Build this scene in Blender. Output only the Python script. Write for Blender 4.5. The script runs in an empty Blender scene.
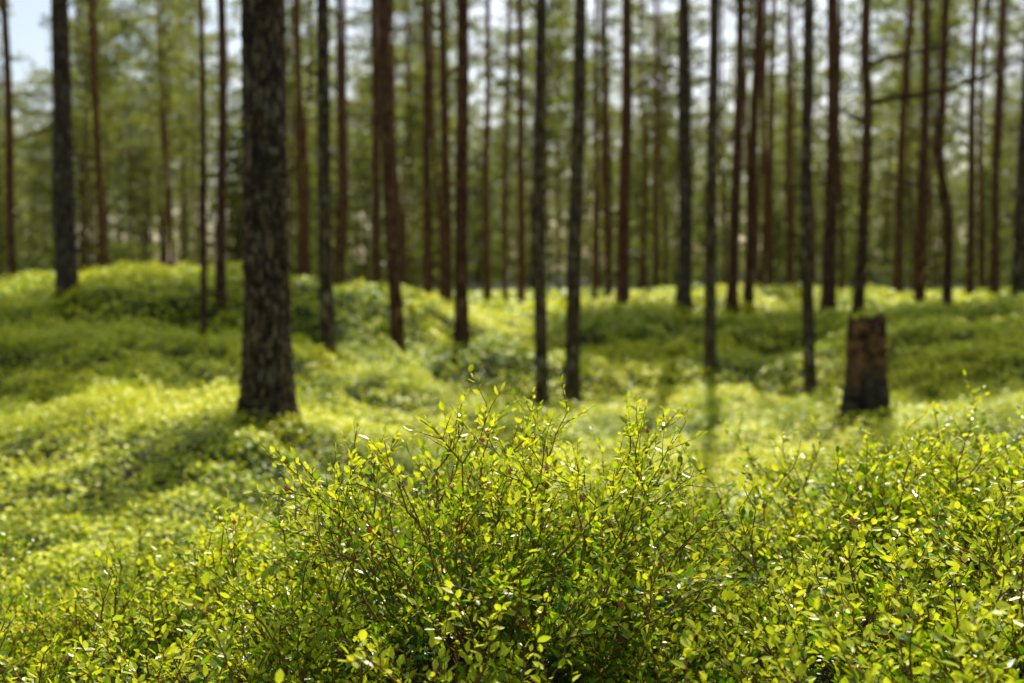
import bpy, math, numpy as np
from mathutils import Vector
rng=np.random.default_rng(7)
F=1138.0; HY=270.0
scene=bpy.context.scene
def link(o): scene.collection.objects.link(o); return o
SUNAZ=math.radians(9.5); SUNEL=math.radians(47)

# ---------------- mesh helpers ----------------
def build(name,V,quads=None,tris=None,mat=None,tint=None,smooth=False):
    me=bpy.data.meshes.new(name)
    V=np.asarray(V,dtype=np.float32)
    q=np.zeros((0,4),int) if quads is None else np.asarray(quads,int).reshape(-1,4)
    t=np.zeros((0,3),int) if tris is None else np.asarray(tris,int).reshape(-1,3)
    loops=np.concatenate([q.ravel(),t.ravel()]).astype(np.int32)
    starts=np.concatenate([np.arange(len(q))*4,len(q)*4+np.arange(len(t))*3]).astype(np.int32)
    me.vertices.add(len(V)); me.vertices.foreach_set("co",V.ravel())
    me.loops.add(len(loops)); me.loops.foreach_set("vertex_index",loops)
    me.polygons.add(len(starts)); me.polygons.foreach_set("loop_start",starts)
    me.polygons.foreach_set("use_smooth",np.full(len(starts),smooth))
    me.update(calc_edges=True)
    if tint is not None:
        a=me.attributes.new("tint",'FLOAT','POINT'); a.data.foreach_set("value",np.asarray(tint,dtype=np.float32))
    if mat: me.materials.append(mat)
    return me
def norm(a): return a/np.maximum(np.linalg.norm(a,axis=-1,keepdims=True),1e-9)

LT=np.array([[0,0,0],[.3,.25,.03],[.68,.24,.03],[1,0,-.06],[.68,-.24,.03],[.3,-.25,.03],[.3,0,-.04],[.68,0,-.05]])
LQ=np.array([[1,2,7,6],[6,7,4,5]]); LTr=np.array([[0,1,6],[0,6,5],[2,3,7],[7,3,4]])
ST=np.array([[0,0,0],[.5,.3,.02],[1,0,-.03],[.5,-.3,.02]]); SQ=np.array([[0,3,2,1]])
def leaves(P,D,N,S,tint,full=True,wid=1.0):
    D=norm(D); W=norm(np.cross(N,D)); U=np.cross(D,W)
    T=LT if full else ST
    V=P[:,None,:]+S[:,None,None]*(D[:,None,:]*T[None,:,0:1]+W[:,None,:]*T[None,:,1:2]*wid+U[:,None,:]*T[None,:,2:3])
    n=len(P); off=(np.arange(n)*len(T))[:,None,None]
    if full: q=(LQ[None]+off).reshape(-1,4); t=(LTr[None]+off).reshape(-1,3)
    else: q=(SQ[None]+off).reshape(-1,4); t=None
    return V.reshape(-1,3),q,t,np.repeat(tint,len(T))

class Tubes:
    def __init__(s): s.V=[];s.Q=[];s.n=0
    def add(s,pts,rad,ns=5):
        pts=np.asarray(pts,float); k=len(pts); rad=np.asarray(rad,float)
        T=norm(np.gradient(pts,axis=0))
        ref=np.array([1.,0,0]) if abs(T[0,2])>.6 else np.array([0,0,1.])
        A=norm(np.cross(T,ref)); B=np.cross(T,A)
        th=np.arange(ns)*2*np.pi/ns
        R=pts[:,None]+rad[:,None,None]*(A[:,None]*np.cos(th)[None,:,None]+B[:,None]*np.sin(th)[None,:,None])
        i=np.arange(k-1)[:,None]*ns; j=np.arange(ns)[None]; j2=(j+1)%ns
        q=np.stack([i+j,i+j2,i+ns+j2,i+ns+j],-1).reshape(-1,4)+s.n
        s.V.append(R.reshape(-1,3)); s.Q.append(q); s.n+=k*ns
    def raw(s,V,Q): s.V.append(V); s.Q.append(Q+s.n); s.n+=len(V)
    def mesh(s,name,mat,smooth=True): return build(name,np.concatenate(s.V),np.concatenate(s.Q),mat=mat,smooth=smooth)

_g=np.random.default_rng(3).random((256,256))
def vnoise(x,y,sc):
    x=np.asarray(x)/sc+100.3; y=np.asarray(y)/sc+77.7
    xi=np.floor(x).astype(int); yi=np.floor(y).astype(int); fx=x-xi; fy=y-yi
    fx=fx*fx*(3-2*fx); fy=fy*fy*(3-2*fy)
    g=lambda a,b:_g[a%256,b%256]
    return (g(xi,yi)*(1-fx)+g(xi+1,yi)*fx)*(1-fy)+(g(xi,yi+1)*(1-fx)+g(xi+1,yi+1)*fx)*fy

# ---------------- materials ----------------
def newmat(name):
    m=bpy.data.materials.new(name); m.use_nodes=True; nt=m.node_tree; nt.nodes.clear()
    return m,nt,nt.nodes,nt.links
def ramp(n,stops):
    r=n.new('ShaderNodeValToRGB'); e=r.color_ramp.elements
    while len(e)<len(stops): e.new(.5)
    for el,(p,c) in zip(e,stops): el.position=p; el.color=(*c,1)
    return r
def leafmat(name,stops,tstops,trans=.5,rough=.4,spec=.5):
    m,nt,n,l=newmat(name)
    out=n.new('ShaderNodeOutputMaterial'); a=n.new('ShaderNodeAttribute'); a.attribute_name="tint"
    r1=ramp(n,stops); r2=ramp(n,tstops); l.new(a.outputs['Fac'],r1.inputs[0]); l.new(a.outputs['Fac'],r2.inputs[0])
    p=n.new('ShaderNodeBsdfPrincipled'); p.inputs['Roughness'].default_value=rough
    p.inputs['Specular IOR Level'].default_value=spec
    t=n.new('ShaderNodeBsdfTranslucent'); mx=n.new('ShaderNodeMixShader'); mx.inputs[0].default_value=trans
    l.new(r1.outputs[0],p.inputs['Base Color']); l.new(r2.outputs[0],t.inputs['Color'])
    l.new(p.outputs[0],mx.inputs[1]); l.new(t.outputs[0],mx.inputs[2]); l.new(mx.outputs[0],out.inputs[0])
    return m
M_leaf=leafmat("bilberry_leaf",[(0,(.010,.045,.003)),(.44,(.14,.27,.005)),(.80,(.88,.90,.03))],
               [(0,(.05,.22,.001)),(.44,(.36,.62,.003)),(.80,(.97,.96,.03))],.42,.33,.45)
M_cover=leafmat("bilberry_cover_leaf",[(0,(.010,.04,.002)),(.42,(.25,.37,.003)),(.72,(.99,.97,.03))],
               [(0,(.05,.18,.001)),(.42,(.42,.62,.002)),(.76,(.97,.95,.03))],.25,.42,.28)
M_needle=leafmat("pine_needles",[(0,(.028,.042,.012)),(1,(.13,.155,.035))],[(0,(.12,.16,.015)),(1,(.56,.58,.08))],.5,.4,.4)
M_spruce=leafmat("young_tree_needles",[(0,(.020,.033,.008)),(1,(.085,.108,.02))],[(0,(.09,.13,.012)),(1,(.38,.42,.05))],.5,.5,.3)

def barkmat(name,lo,hi,up,z0=1.0,z1=8.0,lichen=0):
    m,nt,n,l=newmat(name)
    out=n.new('ShaderNodeOutputMaterial'); p=n.new('ShaderNodeBsdfPrincipled'); p.inputs['Roughness'].default_value=.9
    p.inputs['Specular IOR Level'].default_value=.2
    tc=n.new('ShaderNodeTexCoord'); mp=n.new('ShaderNodeMapping'); mp.inputs['Scale'].default_value=(1,1,.2)
    l.new(tc.outputs['Object'],mp.inputs[0])
    nz=n.new('ShaderNodeTexNoise'); nz.inputs['Scale'].default_value=12; nz.inputs['Detail'].default_value=8
    l.new(mp.outputs[0],nz.inputs['Vector'])
    add=n.new('ShaderNodeVectorMath'); add.operation='MULTIPLY_ADD'; add.inputs[1].default_value=(.16,.16,.12)
    l.new(nz.outputs['Color'],add.inputs[0]); l.new(mp.outputs[0],add.inputs[2])
    vo=n.new('ShaderNodeTexVoronoi'); vo.feature='DISTANCE_TO_EDGE'; vo.inputs['Scale'].default_value=27
    l.new(add.outputs[0],vo.inputs['Vector'])
    cr=ramp(n,[(0,(.1,.1,.1)),(.2,(1,1,1))]); l.new(vo.outputs['Distance'],cr.inputs[0])
    nz2=n.new('ShaderNodeTexNoise'); nz2.inputs['Scale'].default_value=30; nz2.inputs['Detail'].default_value=6
    l.new(mp.outputs[0],nz2.inputs['Vector'])
    c1=ramp(n,[(.3,lo),(.7,hi)]); l.new(nz2.outputs[0],c1.inputs[0])
    sep=n.new('ShaderNodeSeparateXYZ'); l.new(tc.outputs['Object'],sep.inputs[0])
    mr=n.new('ShaderNodeMapRange'); mr.inputs[1].default_value=z0; mr.inputs[2].default_value=z1; l.new(sep.outputs[2],mr.inputs[0])
    mu=n.new('ShaderNodeMix'); mu.data_type='RGBA'; l.new(mr.outputs[0],mu.inputs[0]); l.new(c1.outputs[0],mu.inputs[6]); mu.inputs[7].default_value=(*up,1)
    src=mu.outputs[2]
    if lichen:
        nl=n.new('ShaderNodeTexNoise'); nl.inputs['Scale'].default_value=9; nl.inputs['Detail'].default_value=6; l.new(tc.outputs['Object'],nl.inputs['Vector'])
        rl=ramp(n,[(.50,(0,0,0)),(.66,(lichen,)*3)]); l.new(nl.outputs[0],rl.inputs[0])
        ml=n.new('ShaderNodeMix'); ml.data_type='RGBA'; l.new(rl.outputs[0],ml.inputs[0]); l.new(src,ml.inputs[6]); ml.inputs[7].default_value=(.38,.34,.21,1); src=ml.outputs[2]
    mc=n.new('ShaderNodeMix'); mc.data_type='RGBA'; mc.blend_type='MULTIPLY'; mc.inputs[0].default_value=.85
    l.new(src,mc.inputs[6]); l.new(cr.outputs[0],mc.inputs[7])
    l.new(mc.outputs[2],p.inputs['Base Color'])
    bs=n.new('ShaderNodeBump'); bs.inputs['Distance'].default_value=.03; bs.inputs['Strength'].default_value=1
    ad=n.new('ShaderNodeMath'); ad.operation='MULTIPLY_ADD'; ad.inputs[1].default_value=.7
    l.new(nz2.outputs[0],ad.inputs[0]); l.new(cr.outputs[0],ad.inputs[2]); l.new(ad.outputs[0],bs.inputs['Height']); l.new(bs.outputs[0],p.inputs['Normal'])
    l.new(p.outputs[0],out.inputs[0]); return m
M_bark=barkmat("pine_bark",(.09,.042,.020),(.29,.15,.072),(.40,.17,.065),.3,7)
M_barkg=barkmat("grey_pine_bark",(.065,.040,.022),(.29,.195,.105),(.24,.13,.06),1,8,.5)
def plain(name,c1,c2,sc,rough=.8,bump=.01,coord='Object'):
    m,nt,n,l=newmat(name)
    out=n.new('ShaderNodeOutputMaterial'); p=n.new('ShaderNodeBsdfPrincipled'); p.inputs['Roughness'].default_value=rough
    p.inputs['Specular IOR Level'].default_value=.3
    tc=n.new('ShaderNodeTexCoord'); nz=n.new('ShaderNodeTexNoise'); nz.inputs['Scale'].default_value=sc; nz.inputs['Detail'].default_value=8
    l.new(tc.outputs[coord],nz.inputs['Vector']); r=ramp(n,[(.35,c1),(.65,c2)]); l.new(nz.outputs[0],r.inputs[0]); l.new(r.outputs[0],p.inputs['Base Color'])
    b=n.new('ShaderNodeBump'); b.inputs['Distance'].default_value=bump; l.new(nz.outputs[0],b.inputs['Height']); l.new(b.outputs[0],p.inputs['Normal'])
    l.new(p.outputs[0],out.inputs[0]); return m
M_twig=plain("bilberry_twig",(.12,.10,.02),(.34,.12,.04),14,.6,.001)
M_dead=plain("dead_twig",(.12,.07,.04),(.30,.19,.11),20,.8,.001)
M_flower=plain("bilberry_blossom",(.5,.10,.07),(.65,.25,.14),60,.4,.001)
M_ground=plain("forest_floor",(.022,.014,.005),(.026,.045,.005),5,.95,.03)
M_stumpb=plain("stump_bark",(.018,.012,.008),(.09,.066,.046),13,.9,.05)
M_stumpw=plain("stump_rotten_wood",(.028,.013,.007),(.24,.115,.055),16,.9,.05)

# ---------------- terrain ----------------
def P(px,py,d,off): return ((px-512)/F*d, d, -(py-HY)/F*d-off)
C=[]
for a in [(0,298,15),(60,280,16),(140,264,16),(230,272,16),(330,292,18),(450,304,20),(520,316,22),(600,302,22),(680,294,22),(760,296,22),(850,304,20),(920,334,17),(1000,298,17),(1100,294,16),(-100,280,15)]: C.append(P(*a,.2))
for a in [(-80,320,11.5),(0,335,12),(100,322,12),(200,327,11.5),(326,336,12),(395,347,13),(463,347,14.5),(540,402,12.5),(600,399,13),(709,368,14),(807,385,12),(868,405,9.5),(950,370,12),(1020,345,12),(1120,340,12)]: C.append(P(*a,.2))
for a in [(-80,400,8),(0,410,8),(100,405,8),(265,404,6.8),(400,425,8),(540,450,8),(700,440,8.5),(868,424,8.0),(1000,415,7.5),(1120,400,7)]: C.append(P(*a,.2))
for a in [(-100,490,5),(0,500,5),(150,480,5),(250,475,5),(400,500,5),(600,500,5),(800,485,5),(1000,470,5),(1100,470,5)]: C.append(P(*a,.22))
for a in [(0,600,1.9),(120,575,1.9),(220,535,2.0),(330,502,1.9),(430,470,1.8),(512,445,1.75),(600,458,1.8),(680,488,1.9),(760,500,2.1),(850,480,2.2),(930,430,2.2),(1010,378,2.2),
          (0,670,1.4),(200,645,1.4),(350,620,1.35),(450,600,1.3),(600,665,1.3),(720,635,1.4),(850,595,1.4),(1000,525,1.4),(-150,620,1.9),(1200,365,2.2),
          (-50,565,3.0),(250,535,3.1),(512,555,3.1),(800,530,3.1),(1020,450,3.1),(1200,430,3)]: C.append(P(*a,.36))
for x in (-1,-.3,.3,1): C.append((x,.6,-.85)); C.append((x*2,-1.5,-.95)); C.append((x*4,-6,-1.0))
for x in range(-60,61,10): C+= [(x,34,-1.0),(x,44,-1.3),(x,60,-1.4)]
for s in (-1,1): C+=[(s*14,14,-.2 if s<0 else -.5),(s*20,20,-.6),(s*25,10,-.7),(s*12,4,-.7),(s*20,0,-.8),(s*7,8,-.9)]
C=np.array(C)
gx=np.arange(-60,60.01,.25); gy=np.arange(-10,64.01,.25)
GX,GY=np.meshgrid(gx,gy,indexing='ij')
num=np.zeros_like(GX); den=np.zeros_like(GX)
for cx,cy,cz in C:
    e=.12+.05*max(cy,0)
    w=1/(((GX-cx)**2+(GY-cy)**2)+e*e)**2
    num+=w*cz; den+=w
GZ=num/den
fade=np.clip((GY-4)/4,0,1)*np.clip(1.4-GY/40,.2,1)
GZ+=fade*((vnoise(GX,GY,.9)-.5)*.20+(vnoise(GX+9,GY,2.6)-.5)*.48)
def gh(x,y):
    x=np.clip(np.asarray(x,float),gx[0],gx[-1]-.01); y=np.clip(np.asarray(y,float),gy[0],gy[-1]-.01)
    a=(x-gx[0])/.25; b=(y-gy[0])/.25; i=a.astype(int); j=b.astype(int); fa=a-i; fb=b-j
    return (GZ[i,j]*(1-fa)+GZ[i+1,j]*fa)*(1-fb)+(GZ[i,j+1]*(1-fa)+GZ[i+1,j+1]*fa)*fb
fx=np.concatenate([-np.geomspace(900,31,14),np.arange(-30,-6,.5),np.arange(-6,6,.15),np.arange(6,30.1,.5),np.geomspace(31,900,14)])
fy=np.concatenate([[-300,-100,-40],np.arange(-10,0,.5),np.arange(0,6,.12),np.arange(6,32,.3),np.arange(32,62,2),np.geomspace(63,1500,16)])
X,Y=np.meshgrid(fx,fy,indexing='ij'); Z=gh(X,Y)
V=np.stack([X,Y,Z],-1).reshape(-1,3); ni,nj=X.shape
i=np.arange(ni-1)[:,None]*nj; j=np.arange(nj-1)[None]
Q=np.stack([i+j,i+nj+j,i+nj+j+1,i+j+1],-1).reshape(-1,4)
g=link(bpy.data.objects.new("ground",build("ground",V,Q,mat=M_ground,smooth=True)))
g["kind"]="structure"; g["label"]="mossy brown forest floor rolling into low mounds"; g["category"]="ground"

# ---------------- bilberry ground cover (stuff) ----------------
STX,STY=(868-512)/F*8.0,8.0; BTX,BTY=(265-512)/F*6.7,6.7
def cover(y0,y1,dens,size,rg,halfk=.56,pad=1.2):
    n=int(dens*( (halfk*(y0+y1)+2*pad)*(y1-y0)))
    y=np.sqrt(rg.random(n)*(y1**2-y0**2)+y0**2); x=(rg.random(n)*2-1)*(halfk*y+pad)
    cl=vnoise(x,y,.22)*.45+vnoise(x,y,.6)*.55
    nearb=.8*np.exp(-((x-STX)**2+(y-STY+.3)**2)/.16)+.6*np.exp(-((x-BTX)**2+(y-BTY+.2)**2)/.12)
    keep=rg.random(n)<(.25+1.2*cl+nearb); x=x[keep]; y=y[keep]; cl=cl[keep]; nearb=nearb[keep]; n=len(x)
    Hc=.03+.42*cl**1.3*(.6+.8*vnoise(x,y,2.3))+.14*nearb
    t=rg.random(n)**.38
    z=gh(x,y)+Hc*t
    az=rg.random(n)*2*np.pi; el=rg.normal(.05,.33,n)
    D=np.stack([np.cos(az)*np.cos(el),np.sin(az)*np.cos(el),np.sin(el)],-1)
    N=np.stack([rg.normal(0,.34,n),rg.normal(.12,.34,n),np.ones(n)],-1)
    S=size*(.7+.6*rg.random(n))
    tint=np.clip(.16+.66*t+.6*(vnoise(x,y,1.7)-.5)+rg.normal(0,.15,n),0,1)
    return leaves(np.stack([x,y,z],-1),D,N,S,tint,full=False,wid=1.0)
parts=[cover(2.6,5,4600,.026,rng),cover(5,8,3800,.030,rng),cover(8,13,2300,.041,rng),cover(13,19,1250,.058,rng),cover(19,27,600,.085,rng,.56,2),cover(27,60,90,.17,rng,.56,2)]
off=0;VV=[];QQ=[];TT=[]
for v,q,_,t in parts: VV.append(v);QQ.append(q+off);TT.append(t);off+=len(v)
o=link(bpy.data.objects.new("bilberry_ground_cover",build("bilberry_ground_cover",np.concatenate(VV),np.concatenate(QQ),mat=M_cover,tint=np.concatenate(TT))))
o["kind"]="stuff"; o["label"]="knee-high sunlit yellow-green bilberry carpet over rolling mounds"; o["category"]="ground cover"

# ---------------- bilberry shrubs ----------------
def shrub(seed,H,nst,spread,nb=5,ntw=4,lsz=.0165,flowers=0,l0=.68,l1=1.03,dome=0.0,tofs=-.09,wob=.11):
    r=np.random.default_rng(seed); T=Tubes(); LP=[];LD=[];LN=[];LS=[];Lt=[]; FP=[]
    def path(p,d,L,k,wob,up):
        pts=[p]; 
        for _ in range(k):
            d=norm(d+r.normal(0,wob,3)+np.array([0,0,up])); p=p+d*L/k; pts.append(p)
        return np.array(pts)
    def leafy(pts,a0,sp):
        seg=np.linalg.norm(np.diff(pts,axis=0),axis=1); L=seg.sum(); m=max(2,int(L*(1-a0)/sp)); sd=1
        cum=np.concatenate([[0],np.cumsum(seg)])
        for q in range(m+1):
            s=L*(a0+(1-a0)*q/m); i=min(np.searchsorted(cum,s,side='right')-1,len(seg)-1)
            f=(s-cum[i])/seg[i]; p=pts[i]+(pts[i+1]-pts[i])*f; t=norm(pts[i+1]-pts[i])
            side=norm(np.cross(t,np.array([0,0,1.])+r.normal(0,.35,3)))*sd; sd=-sd
            if q==m: side=side*.1
            d=norm(t*.55+side+np.array([0,0,.25])+r.normal(0,.25,3))
            LP.append(p);LD.append(d);LN.append(np.array([0,0,1.])+r.normal(0,.42,3)-t*.3)
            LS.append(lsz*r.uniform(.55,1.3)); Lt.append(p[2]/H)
            if flowers and r.random()<flowers: FP.append(p+np.array([0,0,-.006]))
    for s in range(nst):
        a=s*2.399+r.normal(0,.3); u=np.sqrt((s+.5)/nst); sp=spread*u
        b=np.array([np.cos(a),np.sin(a),0])
        p0=b*sp*.35*H+np.array([0,0,-.03]); d=norm(b*sp+np.array([0,0,1.0]))
        L=H*r.uniform(l0,l1)*(1+dome*(.5-u))
        main=path(p0,d,L,8,wob,.03)
        T.add(main,np.linspace(.0028,.0011,9),4)
        leafy(main,.55,.014)
        for q in range(nb):
            i=r.integers(3,9); ax=norm(r.normal(0,1,3)); t=norm(main[i]-main[i-1])
            bd=norm(t+norm(np.cross(t,ax))*r.uniform(.4,.9))
            bp=path(main[i],bd,H*r.uniform(.16,.27),4,.16,.06)
            T.add(bp,np.linspace(.0015,.0008,5),3); leafy(bp,.25,.0105)
            for w in range(ntw):
                j=r.integers(1,5); t2=norm(bp[j]-bp[j-1]); ax=norm(r.normal(0,1,3))
                td=norm(t2+norm(np.cross(t2,ax))*r.uniform(.4,1.0))
                tp=path(bp[j],td,H*r.uniform(.07,.14),2,.15,.10)
                T.add(tp,[.0009,.0007,.0004],3); leafy(tp,.15,.0085)
    LP=np.array(LP)
    n=len(LP)
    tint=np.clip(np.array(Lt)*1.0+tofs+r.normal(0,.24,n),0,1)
    v,q,t,tt=leaves(LP,np.array(LD),np.array(LN),np.array(LS),tint,True,.98)
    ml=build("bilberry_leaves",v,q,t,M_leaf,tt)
    mt=T.mesh("bilberry_stems",M_twig)
    mf=None
    if flowers and FP:
        FT=Tubes()
        for p in FP:
            k=np.array([[0,0,.004],[0,0,.0025],[0,0,0],[0,0,-.0025],[0,0,-.004]])*1.1
            FT.add(p+k,np.array([.0005,.0028,.0038,.003,.0012]),6)
        mf=FT.mesh("bilberry_blossoms",M_flower)
    return ml,mt,mf
variants=[shrub(100+k,.36,18,.68,5,4,.0143,.008 if k==2 else 0) for k in range(5)]
hero=shrub(63,.43,66,.84,6,4,.0140,.006,.85,.95,.30,wob=.07)
def put_shrub(var,loc,rz,sc,label,tilt=.06):
    e=link(bpy.data.objects.new("bilberry_shrub",None)); e.empty_display_size=.1
    e.location=loc; e.rotation_euler=(rng.normal(0,tilt),rng.normal(0,tilt),rz); e.scale=sc
    e["label"]=label; e["category"]="shrub"; e["group"]="bilberry shrubs on the near bank"
    for nm,me in zip(("leaves","stems","blossoms"),var):
        if me is None: continue
        c=link(bpy.data.objects.new(nm,me)); c.parent=e
    return e
hx,hy=(510-512)/F*1.75,1.75
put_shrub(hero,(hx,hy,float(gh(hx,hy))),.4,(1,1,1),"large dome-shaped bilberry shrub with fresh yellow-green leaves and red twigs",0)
for yy in np.arange(.95,3.0,.19):
    w=.48*yy+.35
    for xx in np.arange(-w,w,.20):
        x=xx+rng.uniform(-.07,.07); y=yy+rng.uniform(-.07,.07)
        if math.hypot(x-hx,y-hy)<.12: continue
        px=512+F*x/y
        if 1.0<y<1.48 and 550<px<665: continue
        if rng.random()<.14 and y<2.2: continue
        s=rng.uniform(.8,1.08); 
        if y>2.4: s*=.85
        if 660<px<800 and y>1.4: s*=.86
        if px>880: s*=1.06
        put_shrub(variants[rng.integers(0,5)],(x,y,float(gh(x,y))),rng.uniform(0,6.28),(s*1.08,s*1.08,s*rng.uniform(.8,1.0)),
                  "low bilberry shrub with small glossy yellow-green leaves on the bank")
T=Tubes()
for k in range(900):
    y=rng.uniform(.9,3.0); x=rng.uniform(-1,1)*(.5*y+.4)
    if k<300: x=rng.uniform(.03,.24); y=rng.uniform(1.05,1.6)
    p=np.array([x,y,gh(x,y)+.01]); d=norm(np.array([rng.normal(0,.6),rng.normal(0,.6),rng.uniform(.1,1.2)]))
    pts=[p]; L=rng.uniform(.06,.26)
    for q in range(4): d=norm(d+rng.normal(0,.2,3)); p=p+d*L/4; pts.append(p)
    T.add(pts,np.linspace(.0018,.0006,5),4)
o=link(bpy.data.objects.new("dead_twigs",T.mesh("dead_twigs",M_dead))); o["kind"]="stuff"; o["label"]="dry brown twigs tangled beneath the bilberry shrubs"; o["category"]="twigs"

# ---------------- trees ----------------
def bez_branch(T,r,p,d,L,r0=.016,twigs=2):
    pts=[p]
    for q in range(5): d=norm(d+r.normal(0,.16,3)+np.array([0,0,-.02])); p=p+d*L/5; pts.append(p)
    T.add(pts,np.linspace(r0,.004,6),4)
    for q in range(twigs):
        s=pts[r.integers(2,5)]; dd=norm(d+r.normal(0,.6,3)); T.add([s,s+dd*L*.2,s+dd*L*.35+np.array([0,0,-.03])],[.006,.004,.002],3)
def trunk_mesh(H,r0,slope,bend,seed,nr=70,ns=16,kink=None,mat=None,flare=.35,rough=.05,branches=0,b0=3.0,blen=1.0):
    r=np.random.default_rng(seed)
    z=np.concatenate([np.linspace(-.35,5.5,int(nr*.6)),np.linspace(5.8,H,int(nr*.4))])
    ph=r.random(4)*6.28
    cx=slope*z+bend*(np.sin(z*.45+ph[0])-np.sin(ph[0]))+.3*bend*np.sin(z*1.3+ph[2]); cy=bend*(np.sin(z*.4+ph[1])-np.sin(ph[1]))
    if kink is not None: cx=cx+np.interp(z,[k[0] for k in kink],[k[1] for k in kink])
    rad=r0*np.clip(1-.82*np.maximum(z,0)/H,.04,1)*(1+flare*np.exp(-np.maximum(z,0)/.2))
    th=np.arange(ns)*2*np.pi/ns
    RR=rad[:,None]*(1+rough*r.normal(0,1,(len(z),ns))*.5+.06*np.sin(3*th[None]+z[:,None]*.7+ph[3])+flare*.3*np.exp(-np.maximum(z,0)/.2)[:,None]*np.sin(5*th+ph[0])[None])
    V=np.stack([cx[:,None]+RR*np.cos(th),cy[:,None]+RR*np.sin(th),np.repeat(z[:,None],ns,1)],-1).reshape(-1,3)
    k=len(z); i=np.arange(k-1)[:,None]*ns; j=np.arange(ns)[None]; j2=(j+1)%ns
    Q=np.stack([i+j,i+j2,i+ns+j2,i+ns+j],-1).reshape(-1,4)
    T=Tubes(); T.raw(V,Q)
    for b in range(branches):
        h=b0+(H*.72-b0)*r.random()**1.2; a=r.random()*6.28
        bez_branch(T,r,np.array([np.interp(h,z,cx),np.interp(h,z,cy),h]),np.array([np.cos(a),np.sin(a),r.uniform(-.25,.35)]),blen*r.uniform(.25,1.5))
    me=T.mesh("pine_trunk",mat or M_bark)
    return me,(lambda h:(float(np.interp(h,z,cx)),float(np.interp(h,z,cy))))

def crown_mesh(seed,Hc,R,nl,npc,bl,mat,spruce=False,cs=.22,gap=.15):
    r=np.random.default_rng(seed); PP=[];DD=[];T=Tubes()
    T.add([[0,0,-.2],[0,0,Hc*.5],[0,0,Hc*.97]],[.05,.035,.01] if not spruce else [.03,.02,.006],5)
    for i in range(nl):
        t=(i+r.random())/nl; h=t*Hc*.96
        if spruce: L=R*(1-t)*r.uniform(.6,1.2)+.12
        else: L=R*(np.sin(np.pi*(.12+.80*t))**.7)*r.uniform(.35,1.25)
        a=i*2.4+r.normal(0,.4); d=np.array([np.cos(a),np.sin(a),(-.05 if spruce else gap+.5*t)]); p=np.array([0,0,h*1.0]); pts=[p]
        for q in range(5): d=norm(d+r.normal(0,.12,3)+np.array([0,0,.05])); p=p+d*L/5; pts.append(p)
        pts=np.array(pts); T.add(pts,np.linspace(.03 if not spruce else .015,.006,6),4)
        ncl=max(2,int(5*L/R+1))
        for c in range(ncl):
            f=r.uniform(.3,1.05)*5; k=min(int(f),4); pc=pts[k]+(pts[k+1]-pts[k])*(f-k)
            s=(cs if not spruce else .15)*r.uniform(.6,1.3)*(R/1.6 if not spruce else 1)
            pc=pc+r.normal(0,.6*s,3)
            pp=pc+r.normal(0,1,(npc,3))*np.array([s,s,s*.40])
            PP.append(pp); DD.append(norm(pp-pc+np.array([0,0,.08])))
    PP=np.concatenate(PP); DD=np.concatenate(DD)+r.normal(0,.3,PP.shape); n=len(PP)
    v,q,_,tt=leaves(PP,DD,r.normal(0,1,(n,3)),bl*r.uniform(.6,1.3,n),np.clip(r.normal(.5,.25,n),0,1),False,.55)
    return build("crown_needles",v,q,mat=mat,tint=tt),T.mesh("crown_limbs",M_bark)
crowns=[crown_mesh(300+k,5.0,1.3,18,16,.17,M_needle) for k in range(3)]
bigcrowns=[crown_mesh(320+k,11.0,2.8,32,30,.28,M_needle,cs=.14,gap=.05) for k in range(4)]
shade_crowns=[crown_mesh(330+k,3.4,1.9,48,48,.30,M_needle) for k in range(2)]  # dense, flattened crowns shaped to cast compact shade bands
young=[crown_mesh(340+k,6.0,1.9,44,24,.20,M_spruce,True) for k in range(3)]
branchm=[]
for k in range(6):
    T=Tubes(); bez_branch(T,np.random.default_rng(60+k),np.zeros(3),np.array([1,0,.12]),.7,.013); branchm.append(T.mesh("dead_branch",M_bark))

def put_tree(name,x,y,trunk,crown,cz,cs,label,cat,group,rz=0,sc=1,cxy=(0,0)):
    e=link(bpy.data.objects.new(name,None)); e.location=(x,y,float(gh(x,y))); e.rotation_euler=(0,0,rz); e.scale=(sc,)*3
    e["label"]=label; e["category"]=cat; e["group"]=group
    t=link(bpy.data.objects.new("trunk",trunk)); t.parent=e
    if crown:
        c=link(bpy.data.objects.new("crown",crown[0])); c.parent=e; c.location=(cxy[0],cxy[1],cz); c.scale=cs; c.rotation_euler=(0,0,(x*7.3)%6.28)
        l=link(bpy.data.objects.new("limbs",crown[1])); l.parent=c
    return e
bright=[(0,1.7,1.1),(.9,2.0,.9),(-.8,1.8,.8),(.3,1.2,.6),(-.7,10,1.9),(.2,7.5,1.4),(-.6,12.5,1.6),(-2.7,7.5,1.0),(3.2,7,1.3),(6.5,15,1.5),(-1,17,1.6),(-4.8,15.5,1.0),
        (.6,10,1.6),(1.6,9,1.2),(-1.5,8.5,1.3),(-.5,6,1.3),(3.5,9.5,1.2),(-2.2,4.5,.9),(1.5,5,1.2)]
def shade_hit(x,y,h0,h1,r):
    for h in np.linspace(h0,h1,6):
        s=h/math.tan(SUNEL); sx=x-math.sin(SUNAZ)*s; sy=y-math.cos(SUNAZ)*s
        for a,b,c in bright:
            if math.hypot(sx-a,sy-b)<c+r*.6: return True
    return False
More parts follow.
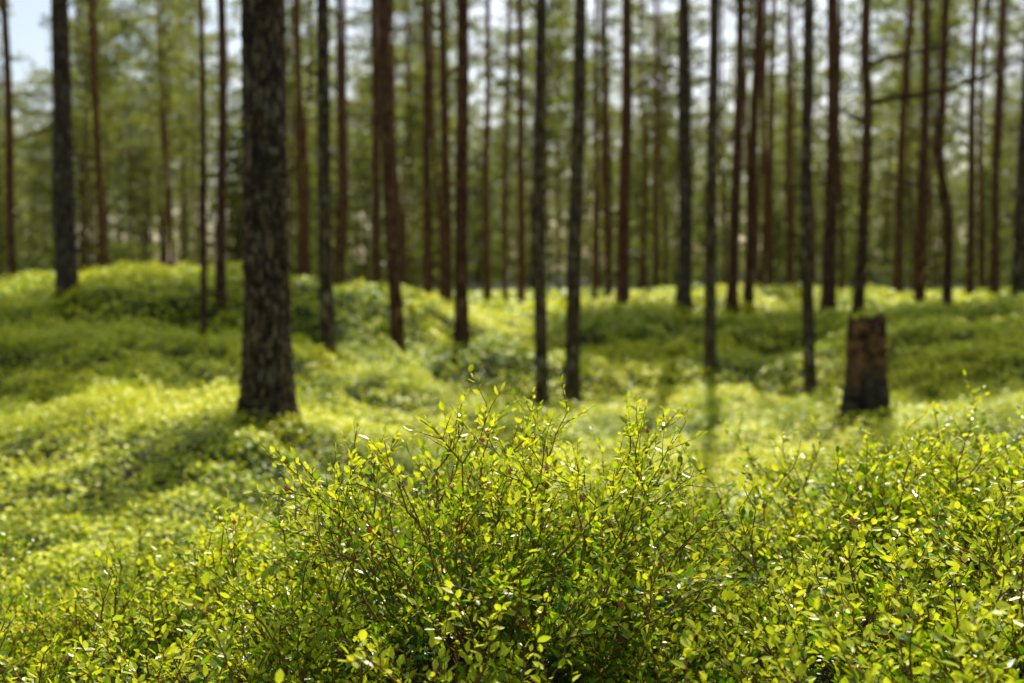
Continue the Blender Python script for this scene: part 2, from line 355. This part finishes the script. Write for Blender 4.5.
near=[(70,66,20,15,1,"tall dark pine trunk standing on the mounded bilberry crest"),
(13,10,9,21,0,"slender reddish-brown pine on the bilberry mound"),
(103,101,8,24,0,"slender brown pine behind the bilberry mound"),
(205,212,7,11.5,0,"very thin young pine stem rising from bilberry slope"),
(221,222,10,14.5,0,"thin brown pine with small dead branches on bilberry slope"),
(265,264,45,6.7,1,"thick grey pine trunk with deeply scaly bark in bilberry"),
(327,331,14,11.5,1,"dark straight pine trunk on the sunlit bilberry slope"),
(343,346,6,19,0,"slender brown pine beside a darker trunk"),
(300,298,6,24,0,"slender reddish pine on the bilberry crest"),
(378,380,8,19,0,"slender reddish pine on the bilberry crest"),
(398,388,13,13.5,0,"slightly leaning reddish-brown pine on bilberry slope"),
(427,424,9,21,0,"slender pine on the bilberry crest"),
(447,446,9,19,0,"slender brown pine on the bilberry crest"),
(462,469,14,14,0,"reddish-brown straight pine on the sunlit slope"),
(487,485,7,26,0,"slender pine on the bilberry crest"),
(505,506,5,27,0,"very slender reddish pine on the bilberry crest"),
(520,521,8,24,0,"slender pine on the bilberry crest"),
(541,534,13,12.0,1,"slightly leaning grey-brown pine rising from sunlit hollow"),
(572,583,15,12.6,1,"leaning grey-brown pine rising from sunlit hollow"),
(594,598,5,27,0,"very slender reddish pine on the bilberry crest"),
(608,606,7,25,0,"slender reddish pine on the bilberry crest"),
(623,621,13,21,0,"straight dark pine on the bilberry crest"),
(683,680,15,19.5,1,"straight dark pine on the bilberry crest"),
(710,708,12,13.6,1,"slim straight pine casting shadow over bilberry"),
(731,738,11,20,0,"straight brown pine standing close to another pine"),
(748,752,10,20.5,0,"straight brown pine standing close to another pine"),
(790,788,7,27,0,"slender reddish pine on the bilberry crest"),
(811,805,12,12.3,1,"slim grey pine rising from the bilberry hollow"),
(829,823,14,19,0,"sturdy reddish-brown pine on the bilberry crest"),
(857,861,11,18.6,0,"crooked dark pine with long bare arching branches"),
(896,902,8,24,0,"slender pine on the bilberry crest"),
(920,917,10,21,0,"straight brown pine on the bilberry crest"),
(947,938,9,18.5,0,"crooked brown pine with a bent stem"),
(970,968,8,23,0,"slender pine on the bilberry crest"),
(995,996,8,24,0,"slender pine on the bilberry crest"),
(1018,1019,14,17,1,"dark straight pine at the edge of bilberry slope"),
(655,657,6,28,0,"slender reddish pine on the bilberry crest"),
(770,773,7,28,0,"slender reddish pine on the bilberry crest"),
(-60,-62,14,16,0,"straight brown pine on the bilberry mound"),(1090,1094,14,18,0,"straight brown pine on the bilberry crest")]
GR="scots pines in the open forest"
pos=[]
for k,(pb,pt,w,d,gr,lab) in enumerate(near):
    x=(pb-512)/F*d; zb=float(gh(x,d)); zt=HY/F*d; slope=((pt-pb)/F*d)/(zt-zb); pos.append((x,d))
    kink=None; bend=.04 if d>9 else .012
    if lab.startswith("crooked brown"): kink=[(0,0),(1.6,.04),(2.6,-.12),(3.4,-.02),(6,.08)]
    if lab.startswith("crooked dark"): kink=[(0,0),(2,.03),(3.6,.07),(4.4,0),(6,0)]
    big=d<8; thin=w<9 and d<12
    H=17 if not thin else 8
    r0=w/F*d/2*1.02
    tm,cf=trunk_mesh(H,r0,slope,bend,500+k,nr=420 if big else 80,ns=72 if big else 18,kink=kink,mat=M_barkg if gr else M_bark,rough=.10 if big else .06,flare=.6 if big else .45)
    cs=(1,1,1)
    if thin: cs=(.4,.4,.4)
    elif shade_hit(x,d,11.5,17,1.3): cs=(.33,.33,.4)
    e=put_tree("pine_tree",x,d,tm,crowns[k%3],H-5*cs[2],cs,lab,"tree",GR,cxy=cf(H-2.5*cs[2]))
    r=np.random.default_rng(800+k)
    if lab.startswith("crooked dark"):
        for s,h,L,dz in((1,3.6,3.0,.26),(1,4.2,1.4,.3),(-1,3.3,.6,.2)):
            T=Tubes(); p=np.zeros(3); dd=norm(np.array([s,-.1,dz])); pts=[p]
            for q in range(9):
                dd=norm(dd+r.normal(0,.07,3)+np.array([0,0,.05 if q>3 else -.02])); p=p+dd*L/9; pts.append(p)
            T.add(pts,np.linspace(.045,.014,10),5)
            for q in range(3):
                s0=pts[r.integers(4,10)]; d2=norm(dd+r.normal(0,.5,3)); T.add([s0,s0+d2*.2,s0+d2*.4+np.array([0,0,.03])],[.012,.008,.004],3)
            b=link(bpy.data.objects.new("branch",T.mesh("arching_branch",M_bark))); b.parent=e; b.location=(*cf(h),h)
    elif not big:
        nbr=4 if d<15 else 9
        for q in range(nbr):
            h=r.uniform(1.6,.27*d+.5); b=link(bpy.data.objects.new("branch",branchm[r.integers(6)])); b.parent=e; b.location=(*cf(h),h)
            b.rotation_euler=(0,r.uniform(-.4,.4),r.uniform(0,6.28)); sc=r.uniform(.3,1.8)*(.6 if d<15 else 1); b.scale=(sc,)*3
tv=[trunk_mesh(19,rr_,0,.10,700+k,nr=50,ns=10,branches=20,b0=1.8,blen=.9)[0] for k,rr_ in enumerate((.05,.065,.08,.10,.125))]
LABF="tall pine with scaly brown trunk and airy green crown"
for a,b in [(-7.2,13.2),(-6.2,12.0),(-5.0,11.4),(-3.9,11.8),(-6.0,9.8),(-4.7,10.2),(-4.9,13.2),(-3.6,13.4),(1.9,17.5),(3.4,16.8),(4.6,17.6),(5.9,17.2),(5.2,12.2)]:  # ground spots to darken; each gets an added pine towards the sun
    hgt=15.0; s=hgt/math.tan(SUNEL); x=a+math.sin(SUNAZ)*s; y=b+math.cos(SUNAZ)*s
    pos.append((x,y)); w_=.95
    put_tree("pine_tree",x,y,tv[rng.integers(3)],shade_crowns[rng.integers(2)],hgt-1.5,(w_,w_,1),"tall pine added to shade the mounds, with broad flattened crown and brown trunk","tree",GR,0,1)
nearpx=[(n_[0],n_[1]) for n_ in near if n_[2]>=12]
def far_positions(n,y0,y1,mind,rg,k=.50,pad=3,chk=True,sep=0):
    out=[]; tries=0
    while len(out)<n and tries<20000:
        tries+=1
        y=math.sqrt(rg.random()*(y1*y1-y0*y0)+y0*y0); x=(rg.random()*2-1)*(k*y+pad)
        if chk and shade_hit(x,y,9,20,1.6): continue
        px=512+F*x/y
        if sep and any(abs(px-(a+b)/2)<sep for a,b in nearpx): continue
        if all((x-a)**2+(y-b)**2>mind**2 for a,b in pos): pos.append((x,y)); out.append((x,y))
    return out
for x,y in far_positions(30,33,55,1.9,rng,sep=13):
    s=rng.uniform(.75,1.1); put_tree("pine_tree",x,y,tv[rng.integers(4)],bigcrowns[rng.integers(4)],rng.uniform(6,10),(.7,.7,.85),LABF,"tree",GR,rng.uniform(0,6.28),s)
for x,y in far_positions(155,52,118,2.0,rng):
    s=rng.uniform(.75,1.1); put_tree("pine_tree",x,y,tv[rng.integers(5)],bigcrowns[rng.integers(4)],rng.uniform(3.5,9),(1,1,1),LABF,"tree",GR,rng.uniform(0,6.28),s)
yt=[trunk_mesh(6.2,.06,0,.02,720+k,nr=20,ns=8,flare=.1)[0] for k in range(2)]
for x,y in far_positions(70,36,100,1.5,rng,chk=False):
    s=rng.uniform(.7,1.5)*(1 if y>50 else .7); put_tree("young_conifer",x,y,yt[rng.integers(2)],young[rng.integers(3)],.3,(1,1,1),"young bushy green conifer growing among tall pines","tree","young conifers under the pines",rng.uniform(0,6.28),s)
# far-off wood
PP=[];T=Tubes()
rg=np.random.default_rng(5)
for k in range(270):
    y=rg.uniform(120,175); x=rg.uniform(-.56,.56)*y+rg.uniform(-5,5); h0=rg.uniform(0,6); H=rg.uniform(11,20)
    T.add([[x,y,-1.6],[x,y,H*.5],[x+rg.normal(0,.3),y,H]],[.15,.11,.04],5)
    nc=19; per=18
    t=rg.random(nc); rr=(2.2*(1-t)**.6+.3); a=rg.random(nc)*6.28; q=np.sqrt(rg.random(nc))*rr
    cc=np.stack([x+q*np.cos(a),y+q*np.sin(a),h0+(H-h0)*t-1.5],-1)
    PP.append((cc[:,None]+rg.normal(0,1,(nc,per,3))*np.array([.55,.55,.28])).reshape(-1,3))
nu=1200; ux=rg.uniform(-.6,.6,nu)*150; uy=rg.uniform(112,170,nu); uz=rg.uniform(-1.3,3.2,nu)
PP.append((np.stack([ux,uy,uz],-1)[:,None]+rg.normal(0,1,(nu,14,3))*np.array([.7,.7,.4])).reshape(-1,3))
PP=np.concatenate(PP); n=len(PP)
v,q,_,tt=leaves(PP,rg.normal(0,1,(n,3)),rg.normal(0,1,(n,3)),rg.uniform(.35,.8,n),np.clip(rg.normal(.4,.25,n),0,1),False,.8)
nt=len(v); tv2=np.concatenate(T.V); tq=np.concatenate(T.Q)+nt
me=build("distant_woodland",np.concatenate([v,tv2]),np.concatenate([q,tq]),tint=np.concatenate([tt,np.zeros(len(tv2))]))
me.materials.append(M_needle); me.materials.append(M_bark)
mi=np.zeros(len(me.polygons),dtype=np.int32); mi[len(q):]=1; me.polygons.foreach_set("material_index",mi)
o=link(bpy.data.objects.new("distant_woodland",me)); o["kind"]="stuff"; o["label"]="hazy olive-green mass of far-off pine wood"; o["category"]="woodland"

# ---------------- stump ----------------
d=8.0; sx=STX; sz=float(gh(sx,d)); topz=-(318-HY)/F*d; Hs=topz-sz
r=np.random.default_rng(9); ns=64; nz=50
th=np.arange(ns)*2*np.pi/ns
jag=.018*np.sin(2*th+1)+.014*np.sin(5*th)+.018*r.normal(0,1,ns)
zz=np.linspace(-.2,1,nz)
rad=.125*(1+.9*np.exp(-np.maximum(zz,0)/.3)-.10*zz)
lob=.08*np.sin(4*th+.5)+.07*np.sin(7*th)+.04*np.sin(17*th)+.03*r.normal(0,1,ns)
ztop=Hs-.02+jag
Zs=np.where(zz[:,None]<0,zz[:,None]*Hs,zz[:,None]*ztop[None])
Rr=rad[:,None]*(1+lob[None]+.05*r.normal(0,1,(nz,ns))+.05*np.sin(zz*9)[:,None])
Vb=np.stack([Rr*np.cos(th),Rr*np.sin(th),Zs],-1).reshape(-1,3)
i=np.arange(nz-1)[:,None]*ns; j=np.arange(ns)[None]; j2=(j+1)%ns
Qb=np.stack([i+j,i+j2,i+ns+j2,i+ns+j],-1).reshape(-1,4)
e=link(bpy.data.objects.new("tree_stump",None)); e.location=(sx,d,sz); e["label"]="weathered broken pine stump with rough reddish-brown top"; e["category"]="stump"
rowi=np.repeat(np.arange(nz-1),ns); coli=np.tile(np.arange(ns),nz-1)
lim=(nz*.62+4*np.sin(3*coli/ns*6.28)+3*np.sin(11*coli/ns*6.28))
low=Qb[rowi<lim]; up=Qb[rowi>=lim]
b=link(bpy.data.objects.new("bark",build("bark",Vb,low,mat=M_stumpb))); b.parent=e
nt=8; VT=[Vb]; fr=[.97,.85,.7,.55,.4,.25,.12,.01]
for k in range(nt):
    f=fr[k]; zt=ztop*(1)-(.015+.03*(1-f))*(k>0)+.012*r.normal(0,1,ns)
    VT.append(np.stack([Rr[-1]*f*np.cos(th),Rr[-1]*f*np.sin(th),zt],-1))
VT=np.concatenate(VT); ii=(np.arange(nt)+nz-1)[:,None]*ns
QT=np.stack([ii+j,ii+j2,ii+ns+j2,ii+ns+j],-1).reshape(-1,4)
b=link(bpy.data.objects.new("exposed_wood",build("exposed_wood",VT,np.concatenate([up,QT]),mat=M_stumpw))); b.parent=e

# ---------------- light, sky, camera ----------------
w=bpy.data.worlds.new("World"); scene.world=w; w.use_nodes=True; nt=w.node_tree
bg=nt.nodes['Background']; sky=nt.nodes.new('ShaderNodeTexSky'); sky.sky_type='NISHITA'; sky.sun_disc=False
sky.sun_elevation=SUNEL; sky.sun_rotation=SUNAZ; sky.air_density=1.0; sky.dust_density=2.2
nt.links.new(sky.outputs[0],bg.inputs[0]); bg.inputs[1].default_value=.14
L=bpy.data.lights.new("sun",'SUN'); L.energy=5; L.angle=math.radians(.5); L.color=(1,.97,.86)
s=link(bpy.data.objects.new("sun",L))
sd=Vector((math.sin(SUNAZ)*math.cos(SUNEL),math.cos(SUNAZ)*math.cos(SUNEL),math.sin(SUNEL)))
s.rotation_euler=sd.to_track_quat('Z','Y').to_euler(); s.location=sd*50
cam=bpy.data.cameras.new("camera"); cam.lens=40; cam.sensor_width=36; cam.clip_start=.05; cam.clip_end=3000
cam.dof.use_dof=True; cam.dof.focus_distance=1.60; cam.dof.aperture_fstop=3.5
co=link(bpy.data.objects.new("camera",cam)); co.location=(0,0,0)
co.rotation_euler=(math.radians(90)-math.atan((341.5-HY)/F),0,0)
scene.camera=co
scene.view_settings.view_transform='Standard'; scene.view_settings.look='None'; scene.view_settings.exposure=0
